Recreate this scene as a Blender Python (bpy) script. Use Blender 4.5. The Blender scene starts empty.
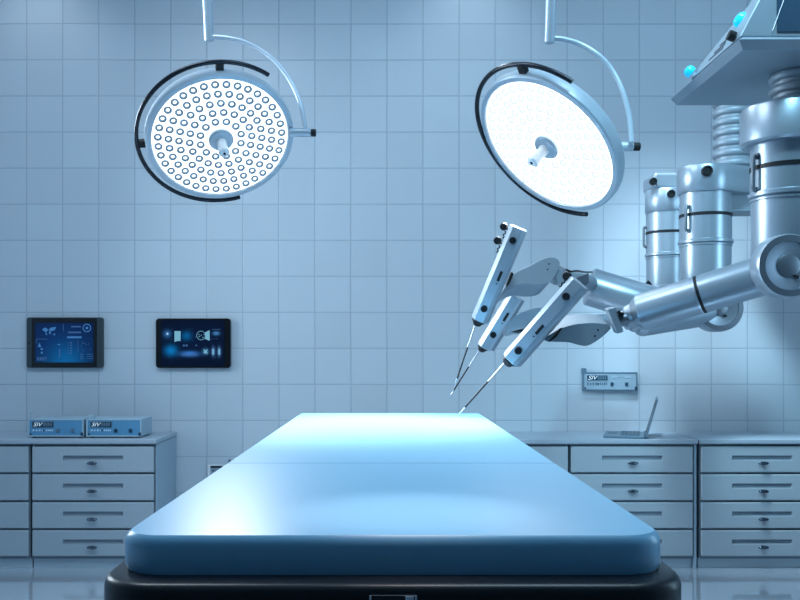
import bpy, bmesh, math, random
from mathutils import Vector, Matrix
random.seed(4)
S = bpy.context.scene
COL = S.collection
F = 870.0; CX = 388.5; CY = 346.5; EYE = 1.37
WALL = 5.85

def P(x, y, Y):
    return Vector(((x-CX)/F*Y, Y, EYE+(CY-y)/F*Y))

# ------------------------------------------------------------------ materials
def mat(name, color, rough=0.4, metal=0.0, emit=None, estr=0.0, coat=0.0, spec=0.5, noise=0.0, trans=0.0, noise_scale=6.0):
    m = bpy.data.materials.new(name); m.use_nodes = True
    nt = m.node_tree; b = nt.nodes['Principled BSDF']
    b.inputs['Base Color'].default_value = (*color, 1)
    b.inputs['Roughness'].default_value = rough
    b.inputs['Metallic'].default_value = metal
    b.inputs['Specular IOR Level'].default_value = spec
    b.inputs['Coat Weight'].default_value = coat
    b.inputs['Coat Roughness'].default_value = 0.08
    b.inputs['Transmission Weight'].default_value = trans
    if emit:
        b.inputs['Emission Color'].default_value = (*emit, 1)
        b.inputs['Emission Strength'].default_value = estr
    if noise > 0:
        tc = nt.nodes.new('ShaderNodeTexCoord'); nz = nt.nodes.new('ShaderNodeTexNoise')
        nz.inputs['Scale'].default_value = noise_scale; nz.inputs['Detail'].default_value = 5
        nt.links.new(tc.outputs['Object'], nz.inputs['Vector'])
        mr = nt.nodes.new('ShaderNodeMapRange')
        mr.inputs['To Min'].default_value = max(0, rough-noise); mr.inputs['To Max'].default_value = min(1, rough+noise)
        nt.links.new(nz.outputs['Fac'], mr.inputs['Value'])
        nt.links.new(mr.outputs['Result'], b.inputs['Roughness'])
    return m

def grid_mat(name, col, grout, pitch, off, axes, width, rough, bump, spec=0.5, coat=0.0, var=0.03):
    m = bpy.data.materials.new(name); m.use_nodes = True
    nt = m.node_tree; N = nt.nodes; L = nt.links; b = N['Principled BSDF']
    tc = N.new('ShaderNodeTexCoord'); sp = N.new('ShaderNodeSeparateXYZ')
    L.new(tc.outputs['Object'], sp.inputs[0])
    def math_(op, a, bb=None, cc=None):
        n = N.new('ShaderNodeMath'); n.operation = op
        for i, v in enumerate((a, bb, cc)):
            if v is None: continue
            if isinstance(v, (int, float)): n.inputs[i].default_value = v
            else: L.new(v, n.inputs[i])
        return n.outputs[0]
    hs = []; cells = []
    for ax, o in zip(axes, off):
        t = math_('DIVIDE', math_('SUBTRACT', sp.outputs[ax], o), pitch)
        cells.append(math_('FLOOR', t))
        fr = math_('FRACT', t)
        d = math_('MINIMUM', fr, math_('SUBTRACT', 1.0, fr))       # distance to the joint, in tiles
        mr = N.new('ShaderNodeMapRange'); mr.interpolation_type = 'SMOOTHSTEP'
        L.new(d, mr.inputs['Value'])
        mr.inputs['From Min'].default_value = width*0.3/pitch; mr.inputs['From Max'].default_value = width/pitch
        hs.append(mr.outputs[0])
    h = math_('MINIMUM', hs[0], hs[1])
    cb = N.new('ShaderNodeCombineXYZ'); L.new(cells[0], cb.inputs[0]); L.new(cells[1], cb.inputs[1])
    wn = N.new('ShaderNodeTexWhiteNoise'); wn.noise_dimensions = '3D'; L.new(cb.outputs[0], wn.inputs['Vector'])
    hsv = N.new('ShaderNodeHueSaturation'); hsv.inputs['Color'].default_value = (*col, 1)
    mv = N.new('ShaderNodeMapRange'); L.new(wn.outputs['Value'], mv.inputs['Value'])
    mv.inputs['To Min'].default_value = 1-var; mv.inputs['To Max'].default_value = 1+var
    L.new(mv.outputs[0], hsv.inputs['Value'])
    mx = N.new('ShaderNodeMix'); mx.data_type = 'RGBA'
    L.new(h, mx.inputs['Factor']); mx.inputs['A'].default_value = (*grout, 1); L.new(hsv.outputs[0], mx.inputs['B'])
    L.new(mx.outputs['Result'], b.inputs['Base Color'])
    bp = N.new('ShaderNodeBump'); bp.inputs['Strength'].default_value = bump; bp.inputs['Distance'].default_value = 0.004
    L.new(h, bp.inputs['Height']); L.new(bp.outputs[0], b.inputs['Normal'])
    b.inputs['Roughness'].default_value = rough; b.inputs['Specular IOR Level'].default_value = spec
    b.inputs['Coat Weight'].default_value = coat; b.inputs['Coat Roughness'].default_value = 0.06
    return m

def screen_mat(name, base, blobs, strength=1.0, grad=None):
    """self-lit display: dark ground plus soft glows; coordinates are metres from the screen's middle (x, z)"""
    m = bpy.data.materials.new(name); m.use_nodes = True
    nt = m.node_tree; N = nt.nodes; L = nt.links; b = N['Principled BSDF']
    b.inputs['Base Color'].default_value = (0.003, 0.005, 0.01, 1); b.inputs['Roughness'].default_value = 0.25; b.inputs['Specular IOR Level'].default_value = 0.15
    tc = N.new('ShaderNodeTexCoord')
    acc = None
    def vm(op, a, bb):
        n = N.new('ShaderNodeVectorMath'); n.operation = op
        for i, v in enumerate((a, bb)):
            if isinstance(v, tuple): n.inputs[i].default_value = v
            else: L.new(v, n.inputs[i])
        return n
    for (x, z, sx, sz, c) in blobs:
        d = vm('SUBTRACT', tc.outputs['Object'], (x, 0, z)); d = vm('MULTIPLY', d.outputs[0], (1/sx, 0, 1/sz))
        q = vm('DOT_PRODUCT', d.outputs[0], d.outputs[0])
        e = N.new('ShaderNodeMath'); e.operation = 'MULTIPLY'; L.new(q.outputs['Value'], e.inputs[0]); e.inputs[1].default_value = -1
        g = N.new('ShaderNodeMath'); g.operation = 'EXPONENT'; L.new(e.outputs[0], g.inputs[0])
        s = N.new('ShaderNodeVectorMath'); s.operation = 'SCALE'; s.inputs[0].default_value = c; L.new(g.outputs[0], s.inputs['Scale'])
        acc = vm('ADD', acc.outputs[0] if acc else base, s.outputs[0])
    L.new(acc.outputs[0], b.inputs['Emission Color']); b.inputs['Emission Strength'].default_value = strength
    return m

M = {}
TP = 36.05/F*WALL
M['wall'] = grid_mat('wall tile', (0.54, 0.62, 0.69), (0.39, 0.47, 0.55), TP, ((62.6-CX)/F*WALL, EYE+(CY-312.5)/F*WALL), (0, 2), 0.0050, 0.33, 0.45)
M['sidewall'] = mat('painted side wall', (0.45, 0.58, 0.70), 0.5)
M['ceil'] = mat('ceiling paint', (0.6, 0.68, 0.75), 0.7)
M['floor'] = grid_mat('polished floor', (0.62, 0.70, 0.78), (0.60, 0.68, 0.76), 1.2, (0.37, 0.31), (0, 1), 0.003, 0.06, 0.0, spec=1.0, coat=1.0, var=0.0)
M['floor'].node_tree.nodes['Principled BSDF'].inputs['Metallic'].default_value = 0.35
M['cab'] = mat('grey cabinet lacquer', (0.36, 0.43, 0.49), 0.42)
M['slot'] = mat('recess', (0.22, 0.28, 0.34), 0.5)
M['carcass'] = mat('cabinet carcass', (0.16, 0.21, 0.26), 0.5)
M['panel'] = mat('cabinet end panel', (0.33, 0.43, 0.52), 0.4, noise=0.04)
M['kick'] = mat('toe kick', (0.45, 0.54, 0.62), 0.4)
M['top'] = mat('worktop laminate', (0.36, 0.44, 0.52), 0.4)
M['knob'] = mat('chrome knob', (0.16, 0.2, 0.25), 0.2, 1.0)
M['mattress'] = mat('blue vinyl', (0.17, 0.41, 0.60), 0.31, spec=0.9)
M['black'] = mat('black gloss', (0.010, 0.013, 0.018), 0.32, spec=0.25)
M['blackmetal'] = mat('black enamel', (0.02, 0.025, 0.035), 0.25, 0.6)
M['dark'] = mat('dark rubber', (0.008, 0.010, 0.014), 0.5, spec=0.3)
M['steel'] = mat('brushed steel', (0.55, 0.62, 0.70), 0.34, 0.9)
M['metal'] = mat('robot painted metal', (0.32, 0.39, 0.46), 0.33, 0.55)
M['metal2'] = mat('robot matte metal', (0.26, 0.32, 0.38), 0.48, 0.35)
M['metald'] = mat('robot dark metal', (0.16, 0.19, 0.23), 0.4, 0.6)
M['carriage'] = mat('carriage aluminium', (0.30, 0.37, 0.44), 0.42, 0.45)
M['white'] = mat('white enamel', (0.86, 0.89, 0.92), 0.3)
M['console'] = mat('console shell', (0.24, 0.30, 0.36), 0.42, 0.3)
M['consoled'] = mat('console screen', (0.03, 0.06, 0.10), 0.2, 0.0)
M['cyan'] = mat('lit cyan lamp', (0.02, 0.5, 0.7), 0.15, emit=(0.0, 0.42, 0.75), estr=0.6)
M['lamp'] = mat('lamp light', (0.8, 0.85, 0.9), 0.3, emit=(0.93, 0.98, 1.0), estr=1.7)
M['lampb'] = mat('lamp light strong', (0.8, 0.85, 0.9), 0.3, emit=(0.93, 0.98, 1.0), estr=2.2)
M['lens'] = mat('lens ring', (0.34, 0.42, 0.49), 0.5)
M['lens2'] = mat('lens ring glare', (0.2, 0.26, 0.3), 0.4, emit=(0.9, 0.97, 1.0), estr=0.78)  # same rings as lens; their glow stands in for the lamp's glare
M['hous'] = mat('lamp housing', (0.48, 0.58, 0.67), 0.36, 0.35)
M['tabgrey'] = mat('tablet shell grey', (0.035, 0.05, 0.06), 0.4)
M['tabblk'] = mat('tablet bezel black', (0.004, 0.005, 0.008), 0.25)
M['devblue'] = mat('device blue front', (0.10, 0.30, 0.50), 0.4)
M['devpale'] = mat('device pale front', (0.31, 0.42, 0.51), 0.45)
M['devcase'] = mat('device case', (0.36, 0.50, 0.60), 0.4)
M['devcased'] = mat('device dark case', (0.11, 0.19, 0.26), 0.4)
M['devdark'] = mat('device dark', (0.012, 0.05, 0.09), 0.4)
M['txt'] = mat('lit digits', (0.7, 0.8, 0.85), 0.4, emit=(0.7, 0.85, 0.95), estr=0.45)
M['print'] = mat('printed marks', (0.55, 0.72, 0.85), 0.5)
M['ui1'] = mat('display lines', (0, 0, 0), 0.5, emit=(0.04, 0.13, 0.35), estr=0.7)
M['ui2'] = mat('display bright', (0, 0, 0), 0.5, emit=(0.05, 0.22, 0.56), estr=0.75)
M['ui3'] = mat('display pale', (0, 0, 0), 0.5, emit=(0.18, 0.45, 0.62), estr=0.9)
M['laptop'] = mat('laptop shell', (0.14, 0.22, 0.29), 0.4, 0.3)
M['laptopkey'] = mat('laptop keys', (0.07, 0.12, 0.17), 0.5)

# ------------------------------------------------------------------ mesh builder
def frame(axis, ref=None):
    a = Vector(axis).normalized()
    r = Vector(ref) if ref is not None else (Vector((0, 0, 1)) if abs(a.z) < 0.9 else Vector((0, 1, 0)))
    u = (r - a*r.dot(a)).normalized(); v = a.cross(u)
    return a, u, v

class MB:
    def __init__(s): s.bm = bmesh.new(); s.mats = []; s.mi = 0
    def use(s, m):
        if m not in s.mats: s.mats.append(m)
        s.mi = s.mats.index(m); return s
    def _f(s, vs):
        try:
            f = s.bm.faces.new(vs); f.material_index = s.mi; return f
        except ValueError: return None
    def box(s, lo, hi, R=None, o=None):
        lo = Vector(lo); hi = Vector(hi); vs = []
        for z in (lo.z, hi.z):
            for x, y in ((lo.x, lo.y), (hi.x, lo.y), (hi.x, hi.y), (lo.x, hi.y)):
                p = Vector((x, y, z))
                if R is not None: p = R @ p
                if o is not None: p = p + Vector(o)
                vs.append(s.bm.verts.new(p))
        for idx in ((3, 2, 1, 0), (4, 5, 6, 7), (0, 1, 5, 4), (1, 2, 6, 5), (2, 3, 7, 6), (3, 0, 4, 7)):
            s._f([vs[i] for i in idx])
        return s
    def lathe(s, o, axis, prof, seg=40, ref=None, a0=0.0, a1=None):
        """profile of (radius, height along axis)"""
        o = Vector(o); a, u, v = frame(axis, ref); rows = []
        for r, h in prof:
            if r < 1e-6: rows.append([s.bm.verts.new(o+a*h)]); continue
            rows.append([s.bm.verts.new(o+a*h+(u*math.cos(2*math.pi*k/seg)+v*math.sin(2*math.pi*k/seg))*r) for k in range(seg)])
        for A, B in zip(rows[:-1], rows[1:]):
            if len(A) == 1 and len(B) == 1: continue
            for k in range(seg):
                j = (k+1) % seg
                if len(A) == 1: s._f([A[0], B[j], B[k]])
                elif len(B) == 1: s._f([A[k], A[j], B[0]])
                else: s._f([A[k], A[j], B[j], B[k]])
        return s
    def cyl(s, p0, p1, r0, r1=None, seg=32, ch=0.0):
        p0 = Vector(p0); p1 = Vector(p1); r1 = r0 if r1 is None else r1; h = (p1-p0).length
        if ch: pr = [(0, 0), (r0-ch, 0), (r0, ch), (r1, h-ch), (r1-ch, h), (0, h)]
        else: pr = [(0, 0), (r0, 0), (r1, h), (0, h)]
        return s.lathe(p0, p1-p0, pr, seg)
    def prism(s, pts, vec):
        vec = Vector(vec); A = [s.bm.verts.new(Vector(p)) for p in pts]; B = [s.bm.verts.new(Vector(p)+vec) for p in pts]
        s._f(list(reversed(A))); s._f(B)
        n = len(pts)
        for i in range(n):
            j = (i+1) % n; s._f([A[i], A[j], B[j], B[i]])
        return s
    def loft(s, rings, cap=True):
        R = [[s.bm.verts.new(Vector(p)) for p in r] for r in rings]; n = len(R[0])
        for A, B in zip(R[:-1], R[1:]):
            for i in range(n):
                j = (i+1) % n; s._f([A[i], A[j], B[j], B[i]])
        if cap: s._f(list(reversed(R[0]))); s._f(R[-1])
        return s
    def tube(s, pts, r, seg=12, closed=False):
        pts = [Vector(p) for p in pts]; n = len(pts); rows = []; u = None
        for i, p in enumerate(pts):
            a = pts[(i-1) % n] if (i > 0 or closed) else p
            b = pts[(i+1) % n] if (i < n-1 or closed) else p
            t = (b-a).normalized()
            if u is None: _, u, _ = frame(t)
            u = (u-t*u.dot(t)).normalized(); w = t.cross(u)
            rr = r[i] if isinstance(r, (list, tuple)) else r
            rows.append([s.bm.verts.new(p+(u*math.cos(2*math.pi*k/seg)+w*math.sin(2*math.pi*k/seg))*rr) for k in range(seg)])
        pairs = list(zip(rows[:-1], rows[1:])) + ([(rows[-1], rows[0])] if closed else [])
        for A, B in pairs:
            for k in range(seg):
                j = (k+1) % seg; s._f([A[k], A[j], B[j], B[k]])
        if not closed: s._f(list(reversed(rows[0]))); s._f(rows[-1])
        return s
    def build(s, name, m, parent=None, bevel=0.0, seg=2, smooth=35, origin=None):
        bmesh.ops.recalc_face_normals(s.bm, faces=s.bm.faces)
        off = wloc(parent) if parent is not None else Vector((0, 0, 0))
        if origin is not None: o0 = Vector(origin)
        else: o0 = off
        bmesh.ops.translate(s.bm, verts=s.bm.verts, vec=-o0)
        me = bpy.data.meshes.new(name); s.bm.to_mesh(me); s.bm.free()
        if s.mats:
            for k in s.mats: me.materials.append(M[k])
        else: me.materials.append(M[m] if isinstance(m, str) else m)
        me.polygons.foreach_set('use_smooth', [True]*len(me.polygons)); me.set_sharp_from_angle(angle=math.radians(smooth))
        for p_ in me.polygons:
            if len(p_.vertices) > 12: p_.use_smooth = False
        ob = bpy.data.objects.new(name, me); COL.objects.link(ob)
        ob.location = o0-off
        if parent is not None: ob.parent = parent
        if bevel > 0:
            bv = ob.modifiers.new('bevel', 'BEVEL'); bv.width = bevel; bv.segments = seg; bv.limit_method = 'ANGLE'; bv.angle_limit = math.radians(32); bv.harden_normals = True
        return ob

def wloc(o):
    v = Vector((0, 0, 0))
    while o is not None: v = v+o.location; o = o.parent
    return v

def thing(name, label, cat, loc, group=None):
    o = bpy.data.objects.new(name, None); COL.objects.link(o); o.empty_display_size = 0.1
    o.location = loc; o['label'] = label; o['category'] = cat
    if group: o['group'] = group
    return o
def tag(o, label, cat, group=None):
    o['label'] = label; o['category'] = cat
    if group: o['group'] = group
    return o
def structure(o): o['kind'] = 'structure'; return o
def copy_tree(o, parent=None):
    c = o.copy(); COL.objects.link(c)
    if parent is not None: c.parent = parent
    for ch in list(o.children): copy_tree(ch, c)
    return c
def text(name, body, size, m, parent, loc, shear=0.0, width=1.0):
    cu = bpy.data.curves.new(name, 'FONT'); cu.body = body; cu.size = size; cu.shear = shear; cu.extrude = 0.0004; cu.resolution_u = 3
    cu.align_x = 'LEFT'; cu.align_y = 'CENTER'; cu.materials.append(M[m])
    tmp = bpy.data.objects.new(name, cu); COL.objects.link(tmp); bpy.context.view_layer.update()
    me = bpy.data.meshes.new_from_object(tmp.evaluated_get(bpy.context.evaluated_depsgraph_get())); bpy.data.objects.remove(tmp); bpy.data.curves.remove(cu)
    me.name = name; o = bpy.data.objects.new(name, me); COL.objects.link(o); o.parent = parent
    o.location = Vector(loc)-wloc(parent); o.rotation_euler = (math.pi/2, 0, 0); o.scale = (width, 1, 1)
    return o

# ------------------------------------------------------------------ room shell
XW, ZC, YB = 3.5, 4.25, -1.5
structure(MB().box((-XW, WALL, 0), (XW, WALL+0.15, ZC)).build('wall_back', 'wall'))
structure(MB().box((-XW-0.15, YB, 0), (-XW, WALL+0.15, ZC)).build('wall_left', 'sidewall'))
structure(MB().box((XW, YB, 0), (XW+0.15, WALL+0.15, ZC)).build('wall_right', 'sidewall'))
structure(MB().box((-XW-0.15, YB, -0.1), (XW+0.15, WALL+0.15, 0)).build('floor', 'floor'))
structure(MB().box((-XW-0.15, YB, ZC), (XW+0.15, WALL+0.15, ZC+0.1)).build('ceiling', 'ceil'))

# ------------------------------------------------------------------ cabinets
YF = 5.35                                     # drawer front plane
UW = 0.762
def drawer_front(x0, x1, z0, z1, y):
    """slab with a shallow finger slot"""
    b = MB(); t = 0.022
    sx0 = (x0+x1)/2-0.182; sx1 = (x0+x1)/2+0.182; sz1 = z1-0.060; sz0 = z1-0.082
    xs = (x0, sx0, sx1, x1); zs = (z0, sz0, sz1, z1)
    b.use('cab')
    V = {(i, k): b.bm.verts.new((xs[i], y, zs[k])) for i in range(4) for k in range(4)}
    for i in range(3):
        for k in range(3):
            if i == 1 and k == 1: continue
            b._f([V[i, k], V[i+1, k], V[i+1, k+1], V[i, k+1]])
    Bk = {(i, k): b.bm.verts.new((xs[i], y+t, zs[k])) for i in (0, 3) for k in (0, 3)}
    for a, c in (((0, 0), (3, 0)), ((3, 0), (3, 3)), ((3, 3), (0, 3)), ((0, 3), (0, 0))):
        # outline edge with its inner grid vertices
        if a[1] == c[1]:
            rng = range(a[0], c[0]+(1 if c[0] > a[0] else -1), 1 if c[0] > a[0] else -1); fr = [V[i, a[1]] for i in rng]
        else:
            rng = range(a[1], c[1]+(1 if c[1] > a[1] else -1), 1 if c[1] > a[1] else -1); fr = [V[a[0], k] for k in rng]
        b._f(fr+[Bk[c], Bk[a]])
    b._f([Bk[0, 0], Bk[0, 3], Bk[3, 3], Bk[3, 0]])
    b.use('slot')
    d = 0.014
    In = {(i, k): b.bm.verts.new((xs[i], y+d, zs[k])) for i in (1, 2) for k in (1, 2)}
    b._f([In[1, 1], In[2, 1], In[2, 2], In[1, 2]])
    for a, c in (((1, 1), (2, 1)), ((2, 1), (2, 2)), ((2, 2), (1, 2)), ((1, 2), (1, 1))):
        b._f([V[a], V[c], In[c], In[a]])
    return b

ZT0, ZT1 = 0.755, 0.067
def make_cabinet():
    """origin at floor, front-left corner of the unit"""
    t = thing('drawer_cabinet', '', 'cabinet', (0, YF, 0), 'drawer cabinets along the back wall')
    b = MB(); b.box((0.001, YF+0.0225, 0.06), (UW-0.001, WALL-0.004, 0.765))
    b.build('body', 'carcass', t)
    MB().box((0.0, YF+0.045, 0.0005), (UW, YF+0.07, 0.06)).build('toe_kick', 'kick', t)
    pitch = (ZT0-ZT1)/4
    for k in range(4):
        z1 = ZT0-k*pitch; z0 = z1-pitch+0.012
        d = drawer_front(0.006, UW-0.006, z0, z1, YF).build('drawer', 'cab', t, bevel=0.007, seg=3)
        n = MB(); c = Vector((UW/2, YF, z1-0.101))
        n.lathe(c, (0, -1, 0), [(0, 0.030), (0.010, 0.029), (0.014, 0.025), (0.015, 0.019), (0.006, 0.014), (0.006, 0)], 16)
        bmesh.ops.scale(n.bm, verts=n.bm.verts, vec=(2.2, 1, 0.75), space=Matrix.Translation(-c))
        n.build('knob', 'knob', d)
    return t
cab0 = make_cabinet()
cab_specs = [
    (-2.205-UW-0.004, 'grey drawer cabinet at the far left, cut off by the edge of the picture'),
    (-2.199, 'grey four-drawer cabinet under the two blue devices, left of the table'),
    (0.349, 'grey drawer cabinet half hidden behind the right of the operating table'),
    (1.118, 'grey four-drawer cabinet under the open laptop'),
    (1.918, 'rightmost grey four-drawer cabinet, right of the dark gap'),
]
for i, (x, lab) in enumerate(cab_specs):
    c = cab0 if i == 0 else copy_tree(cab0)
    c.location = (x, YF, 0); c['label'] = lab
def worktop(x0, x1, label):
    b = MB(); b.box((x0, YF-0.012, 0.7725), (x1, WALL-0.003, 0.798))
    o = b.build('worktop', 'top', None, bevel=0.004, origin=((x0+x1)/2, YF, 0.7725))
    tag(o, label, 'worktop', 'worktops on the cabinets')
    MB().box((x0+0.004, YF+0.004, 0.7655), (x1-0.004, WALL-0.006, 0.7725)).build('sub_rail', 'carcass', o)
worktop(-2.98, -1.424, 'long pale grey worktop carrying the two blue devices, left of the table')
worktop(0.345, 1.900, 'pale grey worktop carrying the open laptop')
worktop(1.909, 2.690, 'pale grey worktop at the far right with nothing on it')
def end_panel(x0, x1, label):
    o = MB().box((x0, YF+0.012, 0.0005), (x1, WALL-0.004, 0.765)).build('end_panel', 'panel', None, bevel=0.002, origin=(x0, YF, 0))
    tag(o, label, 'panel', 'cabinet end panels')
end_panel(-1.4365, -1.4265, 'blue-grey end panel closing the left cabinets, beside the table')
end_panel(1.8815, 1.8985, 'grey end panel on the right side of the cabinet under the laptop')

# ------------------------------------------------------------------ operating table
def rrect(x0, x1, y0, y1, r00, r10, r11, r01, n=9):
    pts = []
    for cx, cy, r, a in ((x0, y0, r00, 180), (x1, y0, r10, 270), (x1, y1, r11, 0), (x0, y1, r01, 90)):
        ccx = cx+(r if cx == x0 else -r); ccy = cy+(r if cy == y0 else -r)
        for k in range(n+1):
            t = math.radians(a+90*k/n); pts.append((ccx+r*math.cos(t), ccy+r*math.sin(t)))
    return pts
TX = 0.006
tbl = thing('operating_table', 'operating table with a blue padded top on a glossy black base', 'operating table', (TX, 2.3, 0))
H0 = EYE-0.3125; H1 = EYE-0.26; W2 = 0.381; TAPER = 0.0135
YM = 1.94
def pad(name, y0, y1, rn, rf, soft0, soft1):
    """cushion section: rounded top rim on its outer sides, a tight seam on the inner one"""
    R = 0.020; n = 6; rings = []
    rings.append([(x, y, H0) for x, y in rrect(TX-W2+0.004, TX+W2-0.004, y0, y1, rn, rn, rf, rf)])
    rings.append([(x, y, H0+0.006) for x, y in rrect(TX-W2, TX+W2, y0, y1, rn, rn, rf, rf)])
    t1_ = math.radians(56)                                 # the arc stops short: a crisp edge where it meets the flat top
    for k in range(n+1):
        t = t1_*k/n; i = R*(1-math.cos(t)); z = H1-R*math.sin(t1_)+R*math.sin(t)
        a = i*soft0; b_ = i*soft1
        rings.append([(x, y, z) for x, y in rrect(TX-W2+i, TX+W2-i, y0+a, y1-b_, max(rn-a, 0.004), max(rn-a, 0.004), max(rf-b_, 0.004), max(rf-b_, 0.004))])
    rings = [[(TX+(x-TX)*(1-(y-1.3)*TAPER/W2), y, z) for x, y, z in rg] for rg in rings]      # slightly narrower towards the far end
    b = MB(); b.loft(rings); return b.build(name, 'mattress', tbl, smooth=50)
pad('cushion', 1.19, YM-0.0008, 0.060, 0.012, 1.0, 0.12)
pad('cushion', YM+0.0008, 3.40, 0.012, 0.028, 0.12, 1.0)
b = MB()
rings = []
for ins, z in ((0.02, H0-0.125), (0.004, H0-0.118), (0.0, H0-0.105), (0.0, H0-0.016), (0.002, H0-0.008), (0.006, H0-0.003), (0.012, H0-0.0008), (0.03, H0-0.0002)):
    rings.append([(x, y, z) for x, y in rrect(TX-0.402+ins, TX+0.402-ins, 1.14+ins, 3.45-ins, 0.085-ins, 0.085-ins, 0.085-ins, 0.085-ins, 12)])
b.loft(rings); base = b.build('base_frame', 'black', tbl, smooth=50)
b = MB(); b.box((TX-0.031, 1.134, H0-0.075), (TX+0.031, 1.142, H0-0.012)); b.build('latch', 'blackmetal', tbl, bevel=0.002)
b = MB()
for x in (-0.031, 0.0285):
    b.box((TX+x, 1.1325, H0-0.075), (TX+x+0.0025, 1.1345, H0-0.012))
b.box((TX+0.016, 1.1315, H0-0.024), (TX+0.027, 1.1345, H0-0.013)); b.build('latch_catch', 'steel', tbl)
b = MB(); b.box((TX-0.17, 2.0, 0.13), (TX+0.17, 2.6, H0-0.12)); b.build('pedestal', 'steel', tbl, bevel=0.03)
b = MB(); b.loft([[(x, y, z) for x, y in rrect(TX-0.30+i, TX+0.30-i, 1.6+i, 3.0-i, .08, .08, .08, .08)] for i, z in ((0, 0.001), (0, 0.11), (0.02, 0.13))])
b.build('foot', 'blackmetal', tbl)

# ------------------------------------------------------------------ tablets on the wall
def px2m(v): return v/F*WALL
def rounded_slab(x0, x1, z0, z1, y0, y1, r, n=6):
    b = MB(); b.loft([[(x, y, z) for x, z in rrect(x0, x1, z0, z1, r, r, r, r, n)] for y in (y1, y0)]); return b
def wx(x): return (x-CX)/F*(WALL-0.02)
def wz(y): return EYE+(CY-y)/F*(WALL-0.02)
class UI:
    """flat marks on a screen plane, one mesh"""
    def __init__(s, y): s.b = MB(); s.y = y
    def quad(s, pts): s.b._f([s.b.bm.verts.new((wx(x), s.y, wz(z))) for x, z in pts]); return s
    def rect(s, x0, y0, x1, y1): return s.quad([(x0, y1), (x1, y1), (x1, y0), (x0, y0)])
    def ring(s, cx, cy, r, w, n=28, a0=0, a1=360):
        for k in range(n):
            t0 = math.radians(a0+(a1-a0)*k/n); t1 = math.radians(a0+(a1-a0)*(k+1)/n)
            s.quad([(cx+r*math.cos(t0), cy+r*math.sin(t0)), (cx+r*math.cos(t1), cy+r*math.sin(t1)), (cx+(r-w)*math.cos(t1), cy+(r-w)*math.sin(t1)), (cx+(r-w)*math.cos(t0), cy+(r-w)*math.sin(t0))])
        return s
    def disc(s, cx, cy, r, n=14): return s.quad([(cx+r*math.cos(2*math.pi*k/n), cy+r*math.sin(2*math.pi*k/n)) for k in range(n)])
    def done(s, name, m, parent): return s.b.build(name, m, parent)

YT = WALL-0.032
# first: grey-edged tablet with the world map
t1 = thing('wall_tablet', 'grey-edged wall tablet whose blue screen shows a world map, left of the other tablet', 'tablet', (wx(65.3), WALL-0.001, wz(342.5)), 'tablets on the wall')
rounded_slab(wx(27.3), wx(103.3), wz(367.8), wz(317.4), YT, WALL-0.001, 0.016).build('shell', 'tabgrey', t1, bevel=0.003)
MB().box((wx(32.6), YT-0.0015, wz(367.2)), (wx(97.4), YT+0.001, wz(318.4))).build('bezel', 'tabblk', t1)
b = MB(); b._f([b.bm.verts.new(p) for p in ((wx(36), YT-0.003, wz(362.4)), (wx(94.2), YT-0.003, wz(362.4)), (wx(94.2), YT-0.003, wz(323)), (wx(36), YT-0.003, wz(323)))])
M['scr1'] = screen_mat('tablet display one', (0.002, 0.008, 0.045), [(0.01, -0.14, 0.13, 0.12, (0.0, 0.085, 0.21)), (-0.02, 0.0, 0.24, 0.16, (0.0, 0.014, 0.06))], 1.0)
b.build('screen', 'scr1', t1, origin=(wx(65.1), YT-0.003, wz(342.7)))
u = UI(YT-0.0038)
u.quad([(43, 329.3), (46, 327.6), (48.5, 329), (48.8, 331), (46.6, 332), (44.8, 331.2)]).quad([(46.4, 332.2), (48, 333.4), (47.6, 335.6), (46.6, 334)])
u.quad([(49.5, 329.5), (52, 327.6), (57, 326.9), (55.8, 330), (53, 331), (50.4, 331)]).quad([(49.7, 331.5), (51.8, 331.4), (51.6, 334.2), (50.4, 334.2)]).quad([(54, 334), (56.2, 333.6), (56, 335.2), (54.3, 335.2)])
u.quad([(38.6, 347), (40.4, 342.6), (42.2, 347)]).disc(42.6, 349, 1.1).disc(42.7, 352.7, 1.1)
u.rect(68, 336.4, 82.4, 338.2).ring(87.7, 328, 4.2, 0.9).disc(87.7, 328, 1.4)
u.rect(58.5, 344, 61, 345)
u.done('map_graphics', 'ui2', t1)
u = UI(YT-0.0036)
u.rect(37, 338.9, 48.5, 339.4).rect(37, 339, 37.5, 343.5).rect(63.9, 324, 64.4, 331.6).rect(78.6, 340, 79, 352).rect(69, 331.6, 82, 333.2).rect(72, 326, 81.6, 327.4)
for k in range(5): u.rect(68.5, 342.5+2.6*k, 69.6, 343.3+2.6*k).rect(71, 342.2+2.6*k, 72.8, 343.4+2.6*k)
for k in range(3):
    u.rect(81, 354+2.1*k, 84, 354.7+2.1*k); u.rect(88, 354+2.1*k, 94, 354.5+2.1*k)
for k in range(8): u.disc(81.5+random.random()*10, 342+random.random()*9, 0.5, 6)
for k in range(4): u.rect(38+k*2.6, 357, 39.6+k*2.6, 360.5-k*0.6)
u.rect(38, 359.6, 47.5, 360.3); u.rect(60, 349, 61, 358)
u.done('chart_graphics', 'ui1', t1)
b = MB(); b.lathe((wx(29.6), YT, wz(343)), (0, -1, 0), [(0.0, 0.003), (0.004, 0.002), (0.005, 0)], 14); b.build('button', 'tabblk', t1)

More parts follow.
